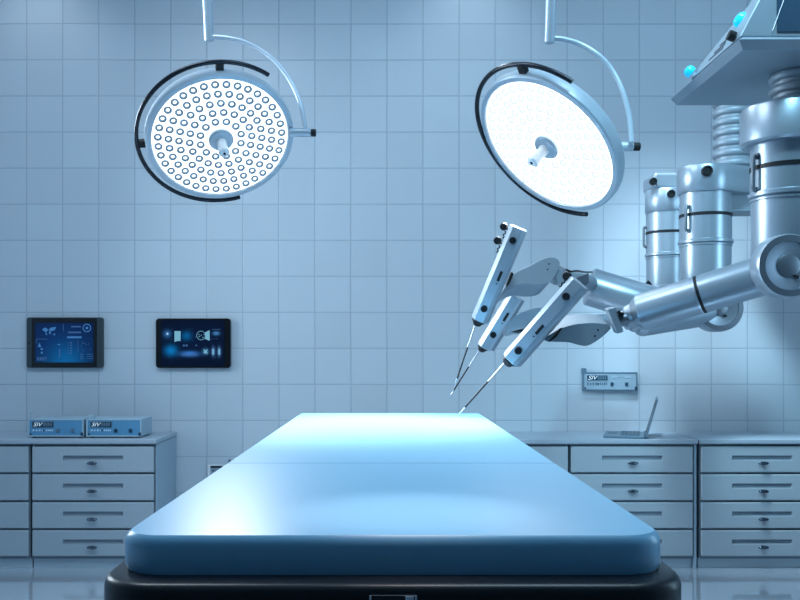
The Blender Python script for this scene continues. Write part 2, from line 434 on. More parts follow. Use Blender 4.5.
t2 = thing('wall_tablet', 'all-black wall tablet showing glowing scan pictures, right of the other tablet', 'tablet', (wx(193.3), WALL-0.001, wz(343.2)), 'tablets on the wall')
rounded_slab(wx(156.2), wx(230.8), wz(368), wz(318.4), YT, WALL-0.001, 0.022).build('shell', 'tabblk', t2, bevel=0.003)
b = MB(); b._f([b.bm.verts.new(p) for p in ((wx(161.5), YT-0.002, wz(366)), (wx(224.6), YT-0.002, wz(366)), (wx(224.6), YT-0.002, wz(320.4)), (wx(161.5), YT-0.002, wz(320.4)))])
s2x, s2y = 193.0, 343.2
def bl(x, y, sx, sy, c): return (px2m(x-s2x), px2m(s2y-y), px2m(sx), px2m(sy), c)
M['scr2'] = screen_mat('tablet display two', (0.0008, 0.003, 0.014), [
    bl(168, 334, 3.5, 3.5, (0.02, 0.12, 0.32)), bl(168, 333.8, 0.9, 0.9, (0.5, 0.7, 0.7)), bl(187, 336, 4.5, 4, (0.0, 0.09, 0.24)),
    bl(171.5, 350.5, 5.5, 4.8, (0.0, 0.16, 0.44)), bl(190, 353.8, 8, 2.4, (0.04, 0.2, 0.62)), bl(216.5, 333.4, 3, 1.8, (0.05, 0.2, 0.45)),
    bl(213.6, 351.6, 1.6, 4, (0.08, 0.22, 0.5)), bl(219.5, 351.6, 1.6, 4, (0.08, 0.22, 0.5)), bl(206, 351.5, 2.6, 2.6, (0.05, 0.2, 0.4)), bl(195, 340, 32, 16, (0.0, 0.003, 0.016))], 1.0)
b.build('screen', 'scr2', t2, origin=(wx(s2x), YT-0.002, wz(s2y)))
u = UI(YT-0.0028)
u.quad([(175, 342), (175, 331), (181.2, 331.2), (181, 341), (178, 341)]).quad([(205.4, 332.5), (210, 330.2), (210.2, 340.8), (205.6, 339)])
u.ring(201.5, 335.5, 4.6, 0.45)
for x, y in ((199.4, 334.6), (199.6, 336.6), (204.6, 334.6), (203.5, 337.4), (201.8, 335.3)): u.disc(x, y, 0.55, 8)
u.quad([(203.6, 349), (206, 350.4), (208.4, 349.2), (207.2, 351.6), (208.4, 354), (206, 353), (204, 353.6), (204.8, 351.4)])
u.rect(212.8, 349, 214.4, 354.6).rect(218.8, 349, 220.4, 354.6)
u.done('scan_graphics', 'ui3', t2)
u = UI(YT-0.0026)
u.disc(184.4, 345.5, 1.2, 8).disc(187.2, 345.5, 1.2, 8).disc(196.8, 345.4, 0.9, 6).rect(212.5, 329.2, 221, 329.6)
for k in range(40): u.disc(164+random.random()*58, 328+random.random()*31, 0.22+random.random()*0.18, 5)
for k in range(9): u.rect(182.5+k*1.7, 354.2-0.8*random.random(), 183.6+k*1.7, 356)
for k in range(3): u.rect(212+k*2.4, 338.6, 213+k*2.4, 339.2)
u.done('speck_graphics', 'ui1', t2)

# ------------------------------------------------------------------ table-top instruments (three like devices)
def make_device(x0, x1, z0, z1, yf, yb, name, label, front, case, mark, knob_m, rub=True):
    cx = (x0+x1)/2
    t = thing(name, label, 'device', (cx, yf, z0), 'instrument boxes')
    w = x1-x0; h = z1-z0
    b = MB(); b.box((x0, yf+0.006, z0+0.008), (x1, yb, z1)); b.build('case', case, t, bevel=0.004)
    f = MB(); e = 0.010                                 # raised frame round the front
    f.box((x0, yf, z0+0.008), (x0+e, yf+0.006, z1)); f.box((x1-e, yf, z0+0.008), (x1, yf+0.006, z1))
    f.box((x0+e, yf, z1-e*0.8), (x1-e, yf+0.006, z1)); f.box((x0+e, yf, z0+0.008), (x1-e, yf+0.006, z0+0.008+e*0.8)); f.build('front_frame', case, t, bevel=0.001)
    MB().box((x0+e, yf+0.003, z0+0.008+e*0.8), (x1-e, yf+0.0062, z1-e*0.8)).build('front_panel', front, t)
    dx0 = x0+0.065*w+0.006; dx1 = x0+0.455*w; dz1 = z1-0.16*h; dz0 = z1-0.42*h
    fr = MB().box((dx0-0.004, yf+0.0005, dz0-0.004), (dx1+0.004, yf+0.0035, dz1+0.004)).build('display_surround', 'devcased' if front == 'devblue' else 'devcase', t, bevel=0.001)
    MB().box((dx0, yf-0.0005, dz0), (dx1, yf+0.001, dz1)).build('display', 'devdark', fr)
    text('digits', 'SIV', (dz1-dz0)*1.12, 'txt', fr, (dx0+0.004, yf-0.0012, (dz0+dz1)/2-0.0005), shear=0.35, width=1.15)
    g = MB()
    for k in range(4): g.box((dx0+(dx1-dx0)*(0.52+0.11*k), yf-0.0012, dz0+0.006), (dx0+(dx1-dx0)*(0.60+0.11*k), yf-0.0004, dz1-0.004))
    g.build('dim_digits', 'devcased', fr)
    mz = z1-0.60*h
    g = MB(); mh = 1.0 if mark == 'print' else 1.9
    seq = (0.0, 0.055, 0.11, 0.165) if mark == 'print' else (0, 0.05, 0.1, 0.15)
    for k, s in enumerate(seq): g.box((dx0+s*w, yf+0.0022, mz-0.005*mh), (dx0+s*w+0.03*w, yf+0.0034, mz+0.005*mh))
    for k in range(4): g.box((dx0+(0.235+0.035*k)*w, yf+0.0022, mz-0.004*mh), (dx0+(0.26+0.035*k)*w, yf+0.0034, mz+0.005*mh))
    g.build('printed_marks', mark, t)
    d = MB(); d.box((dx0+0.185*w, yf+0.001, mz-0.006), (dx0+0.215*w, yf+0.003, mz+0.006)); d.build('button', 'devdark', t)
    for s in (0.535, 0.80):
        MB().box((x0+s*w-0.010, yf-0.004, mz-0.012), (x0+s*w+0.010, yf+0.0032, mz+0.010)).build('button', knob_m, t, bevel=0.0015)
    MB().box((x1-0.018, yf-0.002, z0+0.014), (x1-0.002, yf+0.004, z0+0.034)).build('socket', 'devdark', t)
    MB().lathe((x0+0.017, yf+0.003, z0+0.024), (0, -1, 0), [(0, 0.004), (0.006, 0.003), (0.006, 0)], 12).build('socket', 'devdark', t)
    for xx in ((x0+0.02, x1-0.04) if front == 'devblue' else ()):
        for yy in (yf+0.02, yb-0.04): MB().box((xx, yy, z0+0.0005), (xx+0.02, yy+0.02, z0+0.0085)).build('foot', 'dark', t)
    return t, (x0, x1, z0, z1, yf)
Zt = 0.798
D1, _ = make_device(-2.255, -1.907, Zt, Zt+0.118, 5.44, 5.69, 'monitor_box', 'blue-fronted instrument box on the left worktop, left one of the pair', 'devblue', 'devcase', 'print', 'devcased')
MB().cyl((-2.243, 5.462, Zt+0.117), (-2.243, 5.462, Zt+0.160), 0.005, seg=10).build('aerial', 'devcase', D1)
D2, _ = make_device(-1.891, -1.545, Zt, Zt+0.118, 5.44, 5.69, 'monitor_box', 'blue-fronted instrument box on the left worktop, right one of the pair', 'devblue', 'devcase', 'print', 'devdark')
MB().lathe((-1.868, 5.475, Zt+0.117), (0, 0, 1), [(0.018, 0), (0.020, 0.012), (0.015, 0.024), (0, 0.028)], 16).build('dial', 'devcase', D2)
# the one fixed to the wall
D3, _ = make_device(1.297, 1.664, EYE-0.302, EYE-0.172, 5.812, WALL-0.001, 'monitor_box', 'pale instrument box fixed to the tiled wall above the laptop', 'devpale', 'devcased', 'devcased', 'devdark')
MB().box((1.294, 5.818, EYE-0.173), (1.324, 5.842, EYE-0.145)).build('switch', 'devcased', D3, bevel=0.003)
g = MB(); zz = EYE-0.172-0.032
for k in range(2): g.box((1.488+0.09*k, 5.813, zz-0.007), (1.528+0.09*k, 5.8155, zz+0.006))
g.box((1.528, 5.813, zz-0.001), (1.578, 5.8155, zz+0.001)); g.build('printed_marks', 'devcase', D3)

# ------------------------------------------------------------------ laptop
Lx = lambda x: (x-CX)/F*5.46
lap = thing('laptop', 'open laptop seen edge-on on the right worktop', 'laptop', (Lx(625), 5.6, Zt))
b = MB(); b.box((Lx(604.5), 5.45, Zt+0.001), (Lx(644), 5.76, Zt+0.017)); b.build('base', 'laptop', lap, bevel=0.003)
b = MB()
for i in range(5):
    for k in range(14):
        x = Lx(621)+i*0.0235; y = 5.465+k*0.0205
        b.box((x, y, Zt+0.0165), (x+0.020, y+0.0175, Zt+0.0205))
kb = b.build('keyboard', 'laptopkey', lap); kb['kind'] = 'stuff'
MB().box((Lx(608), 5.56, Zt+0.0165), (Lx(617), 5.66, Zt+0.0178)).build('touchpad', 'laptopkey', lap)
hx, hz = Lx(644.5), Zt+0.014
ang = math.atan2(37, 11)
dirv = Vector((math.cos(ang), 0, math.sin(ang))); nrm = Vector((-math.sin(ang), 0, math.cos(ang)))
L_ = 0.245
h0 = Vector((hx, 5.45, hz))
b = MB(); b.prism([h0, h0+dirv*L_, h0+dirv*L_-nrm*0.009, h0-nrm*0.012], (0, 0.31, 0)); lid = b.build('lid', 'laptop', lap, bevel=0.002)
b = MB(); b.prism([h0+dirv*0.012+Vector((0, 0.012, 0)), h0+dirv*(L_-0.012)+Vector((0, 0.012, 0)), h0+dirv*(L_-0.012)+nrm*0.001+Vector((0, 0.012, 0)), h0+dirv*0.012+nrm*0.001+Vector((0, 0.012, 0))], (0, 0.286, 0)); b.build('screen', 'black', lid)
MB().cyl((hx-0.002, 5.47, hz+0.002), (hx-0.002, 5.74, hz+0.002), 0.009, seg=12).build('hinge', 'laptopkey', lap)
lap.location.x += .026; lap.location.y -= .05; lap.rotation_euler.z = -math.atan2(Lx(650), 5.5)


# ------------------------------------------------------------------ wall fittings behind the table
o = thing('wall_socket', 'chrome-edged wall socket low on the tiles, half hidden by the left table edge', 'socket', (wx(216), WALL-0.001, wz(474)))
MB().box((wx(207.4), WALL-0.02, wz(486)), (wx(226), WALL-0.001, wz(465))).build('plate', 'white', o, bevel=0.003)
MB().box((wx(210.2), WALL-0.022, wz(485)), (wx(225), WALL-0.018, wz(465.6))).build('inner_plate', 'hous', o, bevel=0.001)
g = MB(); g.box((wx(211), WALL-0.030, wz(467.6)), (wx(222), WALL-0.021, wz(465.8))); g.build('hood', 'black', o)
for k in range(2):
    g = MB(); g.cyl((wx(213.2+k*3), WALL-0.021, wz(470.6+k*0.8)), (wx(213.2+k*3), WALL-0.026, wz(470.6+k*0.8)), 0.006, seg=12); g.build('pin_hole', 'dark', o)
o = thing('wall_hook', 'tiny metal hook fitting on the tiles just above the left table edge', 'hook', (wx(229.6), WALL-0.001, wz(462)))
MB().cyl((wx(229.6), WALL-0.001, wz(461)), (wx(229.6), WALL-0.012, wz(461)), 0.013, seg=16, ch=0.002).build('rosette', 'steel', o)
MB().tube([(wx(229.6), WALL-0.01, wz(461)), (wx(229.8), WALL-0.035, wz(461.6)), (wx(230), WALL-0.045, wz(462.6)), (wx(230.2), WALL-0.03, wz(463.2))], 0.005, 8).build('hook_bar', 'dark', o)

# ------------------------------------------------------------------ surgical lamps
def catmull(pts, n=8):
    out = []; p = [pts[0]]+list(pts)+[pts[-1]]
    for i in range(1, len(p)-2):
        a, b_, c, d = map(Vector, p[i-1:i+3])
        for k in range(n):
            t = k/n; out.append(0.5*((2*b_)+(c-a)*t+(2*a-5*b_+4*c-d)*t*t+(3*b_-a-3*c+d)*t**3))
    out.append(Vector(pts[-1])); return out

LENS_DATA = {}
def surgical_lamp(label, cpx, Y, tilt, wimg, pole, arc, joint, rail_a, blocks, lensm, emat, roff):
    c = P(cpx[0], cpx[1], Y)
    v = (Vector((0, 0, EYE))-c).normalized()
    w = Vector((wimg[0], 0, -wimg[1])); w = (w-v*w.dot(v)).normalized()
    n = (v*math.cos(tilt)+w*math.sin(tilt)).normalized()
    right = Vector((1, 0, 0)); e1 = (right-n*right.dot(n)).normalized(); e2 = e1.cross(n)*-1
    if e2.z < 0: e2 = -e2
    R = 0.301
    t = thing('surgical_lamp', label, 'lamp', c, 'surgical lamps over the table')
    # housing: ring flange, side wall and domed back
    b = MB(); b.lathe(c, n, [(R, -0.004), (R+0.004, 0.006), (R+0.022, 0.006), (R+0.028, 0.0), (R+0.030, -0.03), (R+0.020, -0.055), (R-0.03, -0.075), (0.16, -0.095), (0.0, -0.10)], 96, ref=e2)
    hs = b.build('housing', 'hous', t, smooth=40)
    b = MB(); b.lathe(c, n, [(R+0.0005, -0.012), (R+0.0005, -0.003), (0, -0.003), ], 96, ref=e2); b.build('light_panel', emat, t)
    # lenses in rings
    if 'ring' not in LENS_DATA:
        b = MB(); b.lathe((0, 0, 0), (0, 0, 1), [(0.0178, 0.0), (0.0182, 0.004), (0.0170, 0.006), (0.0100, 0.005), (0.0080, 0.0)], 20)
        tmp = b.build('led_lens', 'lens'); LENS_DATA['ring'] = tmp.data; bpy.data.objects.remove(tmp)
    sites = []
    for ring in range(2, 7):
        m_ = 6*ring; rad = 0.0455*ring+0.002
        for k in range(m_):
            a = 2*math.pi*(k+0.5*(ring % 2))/m_+0.12
            sites.append((rad, a))
    Rm = Matrix((e1, e2, n)).transposed()
    pos = [c+(e1*math.cos(a)+e2*math.sin(a))*rad-n*0.003 for rad, a in sites]
    order = sorted(range(len(sites)), key=lambda i: pos[i].y)
    ringm = LENS_DATA['ring']
    if lensm != 'lens': ringm = LENS_DATA['ring'].copy(); ringm.materials[0] = M[lensm]
    for i in order[:100]:
        o = bpy.data.objects.new('led_lens', ringm); COL.objects.link(o); o.parent = t
        o.matrix_basis = Matrix.Translation(pos[i]-c) @ Rm.to_4x4()
    b = MB()
    for i in order[100:]:
        b.lathe(pos[i], n, [(0.0178, 0.0), (0.0182, 0.004), (0.0170, 0.006), (0.0100, 0.005), (0.0080, 0.0)], 20)
    s = b.build('led_lens', lensm, t); s['kind'] = 'stuff'
    # handle in the middle
    b = MB(); b.lathe(c, n, [(0.055, -0.003), (0.055, 0.008), (0.048, 0.016), (0.026, 0.018), (0.0, 0.018)], 36, ref=e2); hb = b.build('handle_base', 'hous', t)
    b = MB(); b.lathe(c, n, [(0.022, 0.018), (0.021, 0.07), (0.024, 0.09), (0.023, 0.102), (0.016, 0.108), (0.0, 0.108)], 28, ref=e2); hd = b.build('handle', 'white', t)
    b = MB(); b.lathe(c+n*0.1082, n, [(0.006, 0.0), (0.006, 0.002), (0, 0.002)], 14, ref=e2); b.build('handle_button', 'dark', hd)
    # rail
    rc = c-n*roff; RR = 0.364
    def rp(a, rad=RR): a = math.radians(a); return rc+(e1*math.cos(a)+e2*math.sin(a))*rad
    a0, a1 = rail_a
    b = MB(); b.tube([rp(a0+(a1-a0)*k/60) for k in range(61)], 0.0098, 12); rl = b.build('grip_rail', 'blackmetal', t)
    for a in blocks:
        b = MB(); d = (rp(a)-rc).normalized(); tt = n.cross(d)
        Rb = Matrix((d, tt, n)).transposed()
        b.box((-0.02, -0.017, -0.012), (0.018, 0.017, 0.012), Rb, rp(a, RR-0.022)); b.build('rail_bracket', 'dark', rl, bevel=0.003)
    # suspension
    (pa, pb), Yp = pole
    A = P(*pa, Yp); B = P(*pb, Yp); d = (A-B).normalized(); top = B+d*((ZC-0.001-B.z)/d.z)
    b = MB(); b.lathe(B, top-B, [(0, 0), (0.019, 0.0), (0.021, 0.004), (0.021, (top-B).length), (0, (top-B).length)], 28); b.build('pole', 'hous', t)
    b = MB(); b.lathe((top.x, top.y, ZC-0.0005), (0, 0, -1), [(0, 0), (0.11, 0), (0.10, 0.05), (0.03, 0.07), (0, 0.07)], 32); b.build('ceiling_plate', 'white', t)
    ap = catmull([P(x, y, yy) for x, y, yy in arc], 8)
    b = MB(); b.tube(ap, 0.0105, 14); b.build('arm', 'hous', t)
    (j0, j1, j2) = [P(*q) for q in joint]
    b = MB(); b.cyl(j0, j1, 0.019, seg=28, ch=0.003); jo = b.build('pivot_joint', 'hous', t)
    b = MB(); b.cyl(j1, j2, 0.017, seg=28, ch=0.003); b.build('pivot_cap', 'dark', jo)
    return c, n, e1, e2

la = surgical_lamp('left surgical lamp, turned to show its rows of round lenses', (221, 139.5), 3.9, math.radians(35), (0.24, 0.97),
    (((207.2, 0), (209.2, 41)), 3.92), [(209, 37, 3.92), (222, 37.3, 3.92), (240, 40.5, 3.92), (258, 48.5, 3.92), (276, 62, 3.91), (291, 82, 3.91), (301, 106, 3.90), (305, 128, 3.90)],
    ((290, 132.5, 3.94), (311, 132.8, 3.94), (316, 132.9, 3.94)), (47, 277), (82, 176), 'lens', 'lamp', 0.03)
lb = surgical_lamp('right surgical lamp, tilted sideways with a glaring white face', (547, 146.5), 3.5, math.radians(53.5), (-0.68, 0.73),
    (((551, 0), (549.6, 43)), 3.52), [(550, 38, 3.52), (563, 39, 3.52), (580, 44, 3.52), (597, 54, 3.51), (612, 70, 3.51), (623, 92, 3.50), (629.5, 118, 3.50), (631.5, 142, 3.50)],
    ((610, 146.5, 3.53), (633, 146.6, 3.53), (640, 146.6, 3.53)), (86, 312), (122, 215), 'lens2', 'lampb', 0.020)

# ------------------------------------------------------------------ surgical robot
rob = thing('surgical_robot', 'silver surgical robot reaching over the table with three jointed instrument arms', 'robot', (2.55, 4.2, 0.0))
def Z(dz): return EYE+dz
# overhead console
XL, YN, YFR = 1.10, 2.70, 3.32
b = MB()
lo = [(XL, YN, Z(.92)), (2.45, YN, Z(.92)), (2.45, YFR, Z(.92)), (XL, YFR, Z(.92))]
mi = [(XL-.02, YN-.02, Z(.947)), (2.47, YN-.02, Z(.947)), (2.47, YFR+.012, Z(.947)), (XL-.02, YFR+.012, Z(.947))]
up = [(XL-.005, YN-.012, Z(.956)), (2.46, YN-.012, Z(.956)), (2.46, YFR, Z(.956)), (XL-.005, YFR, Z(.956))]
b.loft([lo, mi, up]); cs = b.build('console_tray', 'console', rob, bevel=0.002)
b = MB()
prof = [(3.125, 0.0), (3.12, .042), (2.80, .145), (2.745, .36), (2.70, .36), (2.69, 0.0)]
def cx_(h): return 1.083+.53*h
Lp = [(cx_(h), y, Z(.956+h)) for y, h in prof]; Rp = [(2.44, y, Z(.956+h)) for y, h in prof]
b.loft([Lp, Rp]); cb_ = b.build('console_housing', 'console', rob, bevel=0.006)
b = MB(); b.box((1.20, 2.686, Z(.972)), (2.35, 2.6905, Z(1.29))); b.build('console_screen', 'consoled', rob, bevel=0.002)
fr = MB()
fr.tube([(1.185, 2.684, Z(.975)), (1.300, 2.6845, Z(1.29)), (2.35, 2.6845, Z(1.29)), (2.35, 2.684, Z(.975))], 0.0012, 6); fr.build('screen_trim', 'white', rob)
def cyan_knob(p, ax, r):
    b = MB(); a = Vector(ax).normalized()
    b.lathe(p-a*0.03, a, [(0, 0), (r*0.35, 0), (r*0.35, 0.03), (0, 0.03)], 14); st = b.build('signal_stem', 'white', rob)
    b = MB(); b.lathe(p, a, [(0, 0), (r*0.9, 0.0), (r, r*0.35), (r*0.92, r*0.9), (r*0.6, r*1.25), (0, r*1.35)], 24); b.build('signal_light', 'cyan', st)
axl = Vector((-0.80, 0, 0.6))
cyan_knob(P(692, 73, 3.10), axl, 0.021)
cyan_knob(P(745, 23, 2.80), axl, 0.027)
b = MB(); b.cyl(P(731.5, 37, 2.73)+Vector((0.01, 0, 0)), P(731.5, 37, 2.73)+axl*0.012, 0.016, seg=16); b.build('console_port', 'dark', rob)
b = MB()
for k in range(4):
    h_ = 0.018+0.014*k; b.prism([(cx_(h_)-.001, 2.84, Z(.956+h_)), (cx_(h_)-.001, 2.965-.03*k, Z(.956+h_)), (cx_(h_+.005)-.001, 2.965-.03*k, Z(.956+h_+.005)), (cx_(h_+.005)-.001, 2.84, Z(.956+h_+.005))], (-0.002, 0, 0.001))
b.build('console_label', 'metald', rob)
# beam and stand that carry it (behind and to the right)
b = MB(); b.box((2.02, 3.25, Z(1.0)), (2.75, 5.35, Z(1.25))); b.box((1.62, 4.05, Z(1.29)), (2.1, 4.42, Z(1.42))); b.box((2.02, 4.05, Z(1.2)), (2.2, 4.42, Z(1.42))); b.build('support_beam', 'metal2', rob, bevel=0.02)
b = MB(); b.box((2.74, 3.5, 0.2), (3.1, 4.6, Z(1.27))); b.build('stand', 'metal2', rob, bevel=0.03)
b = MB(); b.box((2.72, 3.2, 0.001), (3.3, 4.9, 0.2)); b.build('stand_base', 'metal2', rob, bevel=0.03)

def bellows(c, z0, z1, r, n, name='bellows'):
    pr = [(0, 0)]; h = (z1-z0)/n
    for k in range(n):
        z = k*h
        pr += [(r*0.86, z), (r*0.86, z+h*.22), (r*.93, z+h*.27), (r*.985, z+h*.40), (r, z+h*.58), (r*.985, z+h*.76), (r*.93, z+h*.91), (r*.86, z+h*.97)]
    pr.append((0, z1-z0))
    b = MB(); b.lathe((c[0], c[1], z0), (0, 0, 1), pr, 48); return b.build(name, 'metal2', rob, smooth=60)

def column(cx, Y, head, band, lip, bottom, r, hr, link, hr2, clip_ang):
    X = (cx-CX)/F*Y; c = Vector((X, Y, 0))
    pr = [(0, Z(bottom-.08)), (r*.5, Z(bottom-.07)), (r*.8, Z(bottom-.045)), (r*.96, Z(bottom-.02)), (r, Z(bottom)), (r, Z(lip)-0.012), (r+.004, Z(lip)-.010), (r+.004, Z(lip)-.004), (r, Z(lip)), (r+.009, Z(lip)+.004), (r+.009, Z(lip)+.016), (r+.002, Z(lip)+.02), (r+.002, Z(band)-.004),
          (r+.002, Z(head[0])+.01), (0, Z(head[0])+.01)]
    b = MB(); b.lathe(c, (0, 0, 1), pr, 64); body = b.build('arm_column', 'metal', rob, smooth=30)
    b = MB(); b.lathe(c, (0, 0, 1), [(r+.001, Z(band)-.009), (r+.0045, Z(band)-.008), (r+.0045, Z(band)+.006), (r+.001, Z(band)+.007)], 64); b.build('band', 'dark', body)
    # head: a stadium in plan running from the column to the bellows
    e = Vector((link[0], link[1], 0)); L = e.length
    d = e.normalized() if L > 1e-4 else Vector((1, 0, 0)); s_ = Vector((-d.y, d.x, 0))
    def ring(k, z):
        pts = []
        for i in range(25): a = math.pi/2+math.pi*i/24; pts.append(c+(d*math.cos(a)+s_*math.sin(a))*(hr*k)+Vector((0, 0, z)))
        for i in range(25): a = -math.pi/2+math.pi*i/24; pts.append(c+e+(d*math.cos(a)+s_*math.sin(a))*(hr2*k)+Vector((0, 0, z)))
        return pts
    z0, z1 = Z(head[0]), Z(head[1])
    b = MB(); b.loft([ring(.95, z0), ring(1, z0+.008), ring(1, z1-.010), ring(.97, z1-.003), ring(.90, z1)]); hd = b.build('arm_head', 'metal', rob, smooth=40)
    # clip handle on the column side
    a = math.radians(clip_ang); q = Vector((math.sin(a), -math.cos(a), 0)); zt, zb = Z(band)+.035, Z(band)-.078
    b = MB(); pts = [c+q*(r-.002)+Vector((0, 0, zt)), c+q*(r+.016)+Vector((0, 0, zt)), c+q*(r+.018)+Vector((0, 0, zt-.006)), c+q*(r+.018)+Vector((0, 0, zb+.006)), c+q*(r+.016)+Vector((0, 0, zb)), c+q*(r-.002)+Vector((0, 0, zb))]
    b.tube(pts, 0.0065, 10)
    for zz in (zt, zb): b.cyl(c+q*(r-.001)+Vector((0, 0, zz)), c+q*(r+.010)+Vector((0, 0, zz)), .011, seg=14)
    b.build('clip_handle', 'metald', body)
    return c, body, hd

cN, bN, hN = column(788.5, 2.92, (.673, .80), .597, .497, .28, .1180, .153, (.06, .03), .14, -76)
bellows((cN.x+.045, cN.y+.02), Z(.795), Z(.925), .095, 3)
cM, bM_, hM = column(705.5, 4.15, (.725, .853), .622, .486, .26, .1165, .131, (.17, .08), .125, -60)
bellows((cM.x+.165, cM.y+.07), Z(.85), Z(1.30), .103, 9)
cL, bL, hL = column(667.5, 5.05, (.769, .905), .658, .52, .33, .119, .127, (.03, .0), .12, -92)
# left column: upper link block running back to its own bellows
b = MB(); b.box((cL.x-.11, cL.y-.10, Z(.90)), (cL.x+.60, cL.y+.12, Z(.993))); b.build('arm_link', 'metal', rob, bevel=0.02, seg=3)
bellows((cL.x+.52, cL.y), Z(.985), Z(1.02), .10, 1)
def port(x, y, Y, r, hood=None, m='dark', parent=None, dep=0.012):
    c = P(x, y, Y); b = MB(); b.lathe(c, (-0.12, -1, 0), [(0, dep*0.3), (r*.72, dep*0.3), (r*.74, dep), (r, dep*.8), (r, -0.02), (0, -0.02)], 20); return b.build('port', m, parent or rob)
port(707, 170.8, 4.022, .025, parent=hM)
port(653.3, 181.3, 4.945, .021, parent=hL, m='dark')
port(671, 193.7, 4.925, .023, parent=hL)
# bracket between the middle and near columns
b = MB(); b.box((cM.x+.08, 4.17, Z(.655)), (cM.x+.42, 4.30, Z(.77))); b.box((cM.x+.06, 4.15, Z(.645)), (cM.x+.44, 4.32, Z(.657))); b.build('link_bracket', 'metal2', rob, bevel=0.006)

def elbow(c, R, yb):
    """drum with its face towards the front (-Y); c is the middle of that face"""
    d = yb
    b = MB(); b.use('metal')
    b.lathe(c, (0, -1, 0), [(0, -d), (R*1.0, -d), (R*1.05, -d+.012), (R*1.05, -.026), (R*1.04, -.008), (R, 0.0)], 64)
    b.use('metald'); b.lathe(c, (0, -1, 0), [(R, 0), (R*.80, .001), (R*.78, -.004)], 64)
    b.use('steel'); b.lathe(c, (0, -1, 0), [(R*.78, -.004), (R*.66, -.005), (R*.38, -.011)], 64)
    e = b.build('elbow', 'metal', rob, smooth=28)
    b = MB(); b.lathe(c, (0, -1, 0), [(R*.39, -.02), (R*.38, -.008), (R*.35, -.006), (0, -.0055)], 32); hb = b.build('hub', 'metald', e)
    b = MB(); b.box((-.006, -.003, -.004), (.006, .006, .004), Matrix.Rotation(math.radians(20), 3, 'Y'), c+Vector((R*.22, 0.0, -R*.36))); b.build('hub_notch', 'dark', hb)
    return e
elbow(P(790, 265.5, 2.79), .0990, .075)
elbow(P(720.5, 307.5, 4.00), .106, .11)
elbow(P(668, 301, 4.93), .094, .11)

def forearm(p0, p1, r0, r1, band_t=None, cone=True, end=None):
    d = (p1-p0); L = d.length; a = d.normalized()
    pr = [(0, 0), (r0, 0), (r1, L-.008), (r1*.97, L-.002)]
    if cone: pr += [(r1*.93, L), (r1*.70, L+.022), (r1*.66, L+.024), (r1*.60, L+.045), (r1*.42, L+.055), (r1*.40, L+.075), (0, L+.075)]
    else: pr += [(r1*.93, L), (r1*.85, L+.004), (0, L+.004)]
    b = MB(); b.lathe(p0, a, pr, 56); f = b.build('forearm', 'metal', rob, smooth=30)
    if band_t is not None:
        r = r0+(r1-r0)*band_t; h = L*band_t
        b = MB(); b.lathe(p0+a*h, a, [(r*.99, -.009), (r*1.012, -.008), (r*1.012, .002), (r*.99, .003)], 56); b.build('band', 'dark', f)
        b = MB(); b.lathe(p0+a*(h+.002), a, [(r*.99, .0), (r*1.016, .0), (r*1.016, .006), (r*.99, .007)], 56); b.build('band_edge', 'steel', f)
    return f, p0+a*L, a
f1, e1_, a1_ = forearm(P(787, 268, 2.93), P(640, 313, 3.16), .068, .0675, .575)
f2, e2_, a2_ = forearm(P(720, 310, 4.10), P(640, 322, 3.90), .064, .066)
f3, e3_, a3_ = forearm(P(664, 309, 4.77), P(589, 286.5, 4.80), .104, .105, cone=False)
# wrists
def wrist(pts, r, m='metald'):
    b = MB(); b.tube(catmull(pts, 4), r, 14); return b.build('wrist_joint', m, rob)
wrist([P(631, 316.5, 3.16), P(624, 319, 3.16), P(616, 321, 3.16)], .022)
b = MB(); b.prism([P(607.3, 309, 3.12), P(615.5, 307, 3.12), P(624, 332, 3.12), P(617.3, 334, 3.12)], (0, .05, .005)); b.build('wrist_bracket', 'metal2', rob, bevel=.004)
for q in ((622, 314), (619, 312.5)):
    b = MB(); b.cyl(P(*q, 3.11), P(*q, 3.16), .007, seg=12); b.build('wrist_pin', 'dark', rob)
wrist([P(640, 322, 3.90), P(610, 320, 3.86), P(570, 321, 3.84), P(535, 317, 3.82)], .026, 'metal2')
wrist([P(592, 284, 4.79), P(580, 281, 4.4), P(568, 279, 4.1), P(556, 275, 3.75)], .042, 'metal2')
b = MB(); b.prism([P(579, 277, 3.86), P(589, 272.5, 3.86), P(589.5, 283, 3.86), P(584, 287, 3.86)], (0, .08, 0)); b.build('wrist_bracket', 'metald', rob, bevel=.004)
b = MB(); b.prism([P(553, 270, 3.62), P(562, 267.5, 3.62), P(566, 281, 3.62), P(557, 284, 3.62)], (0, .08, 0)); b.build('wrist_bracket', 'metal2', rob, bevel=.004)
b = MB(); b.tube(catmull([P(566, 269.5, 3.75), P(571, 271.5, 3.75), P(577, 270.8, 3.9), P(584, 272, 4.2), P(592, 272, 4.68)], 5), .0045, 8); b.build('wrist_cable', 'dark', rob)
b = MB(); b.tube(catmull([P(646.5, 282.5, 4.84), P(649, 285, 4.84), P(648.5, 289, 4.84)], 4), .016, 8); b.build('arm_plug', 'dark', rob)

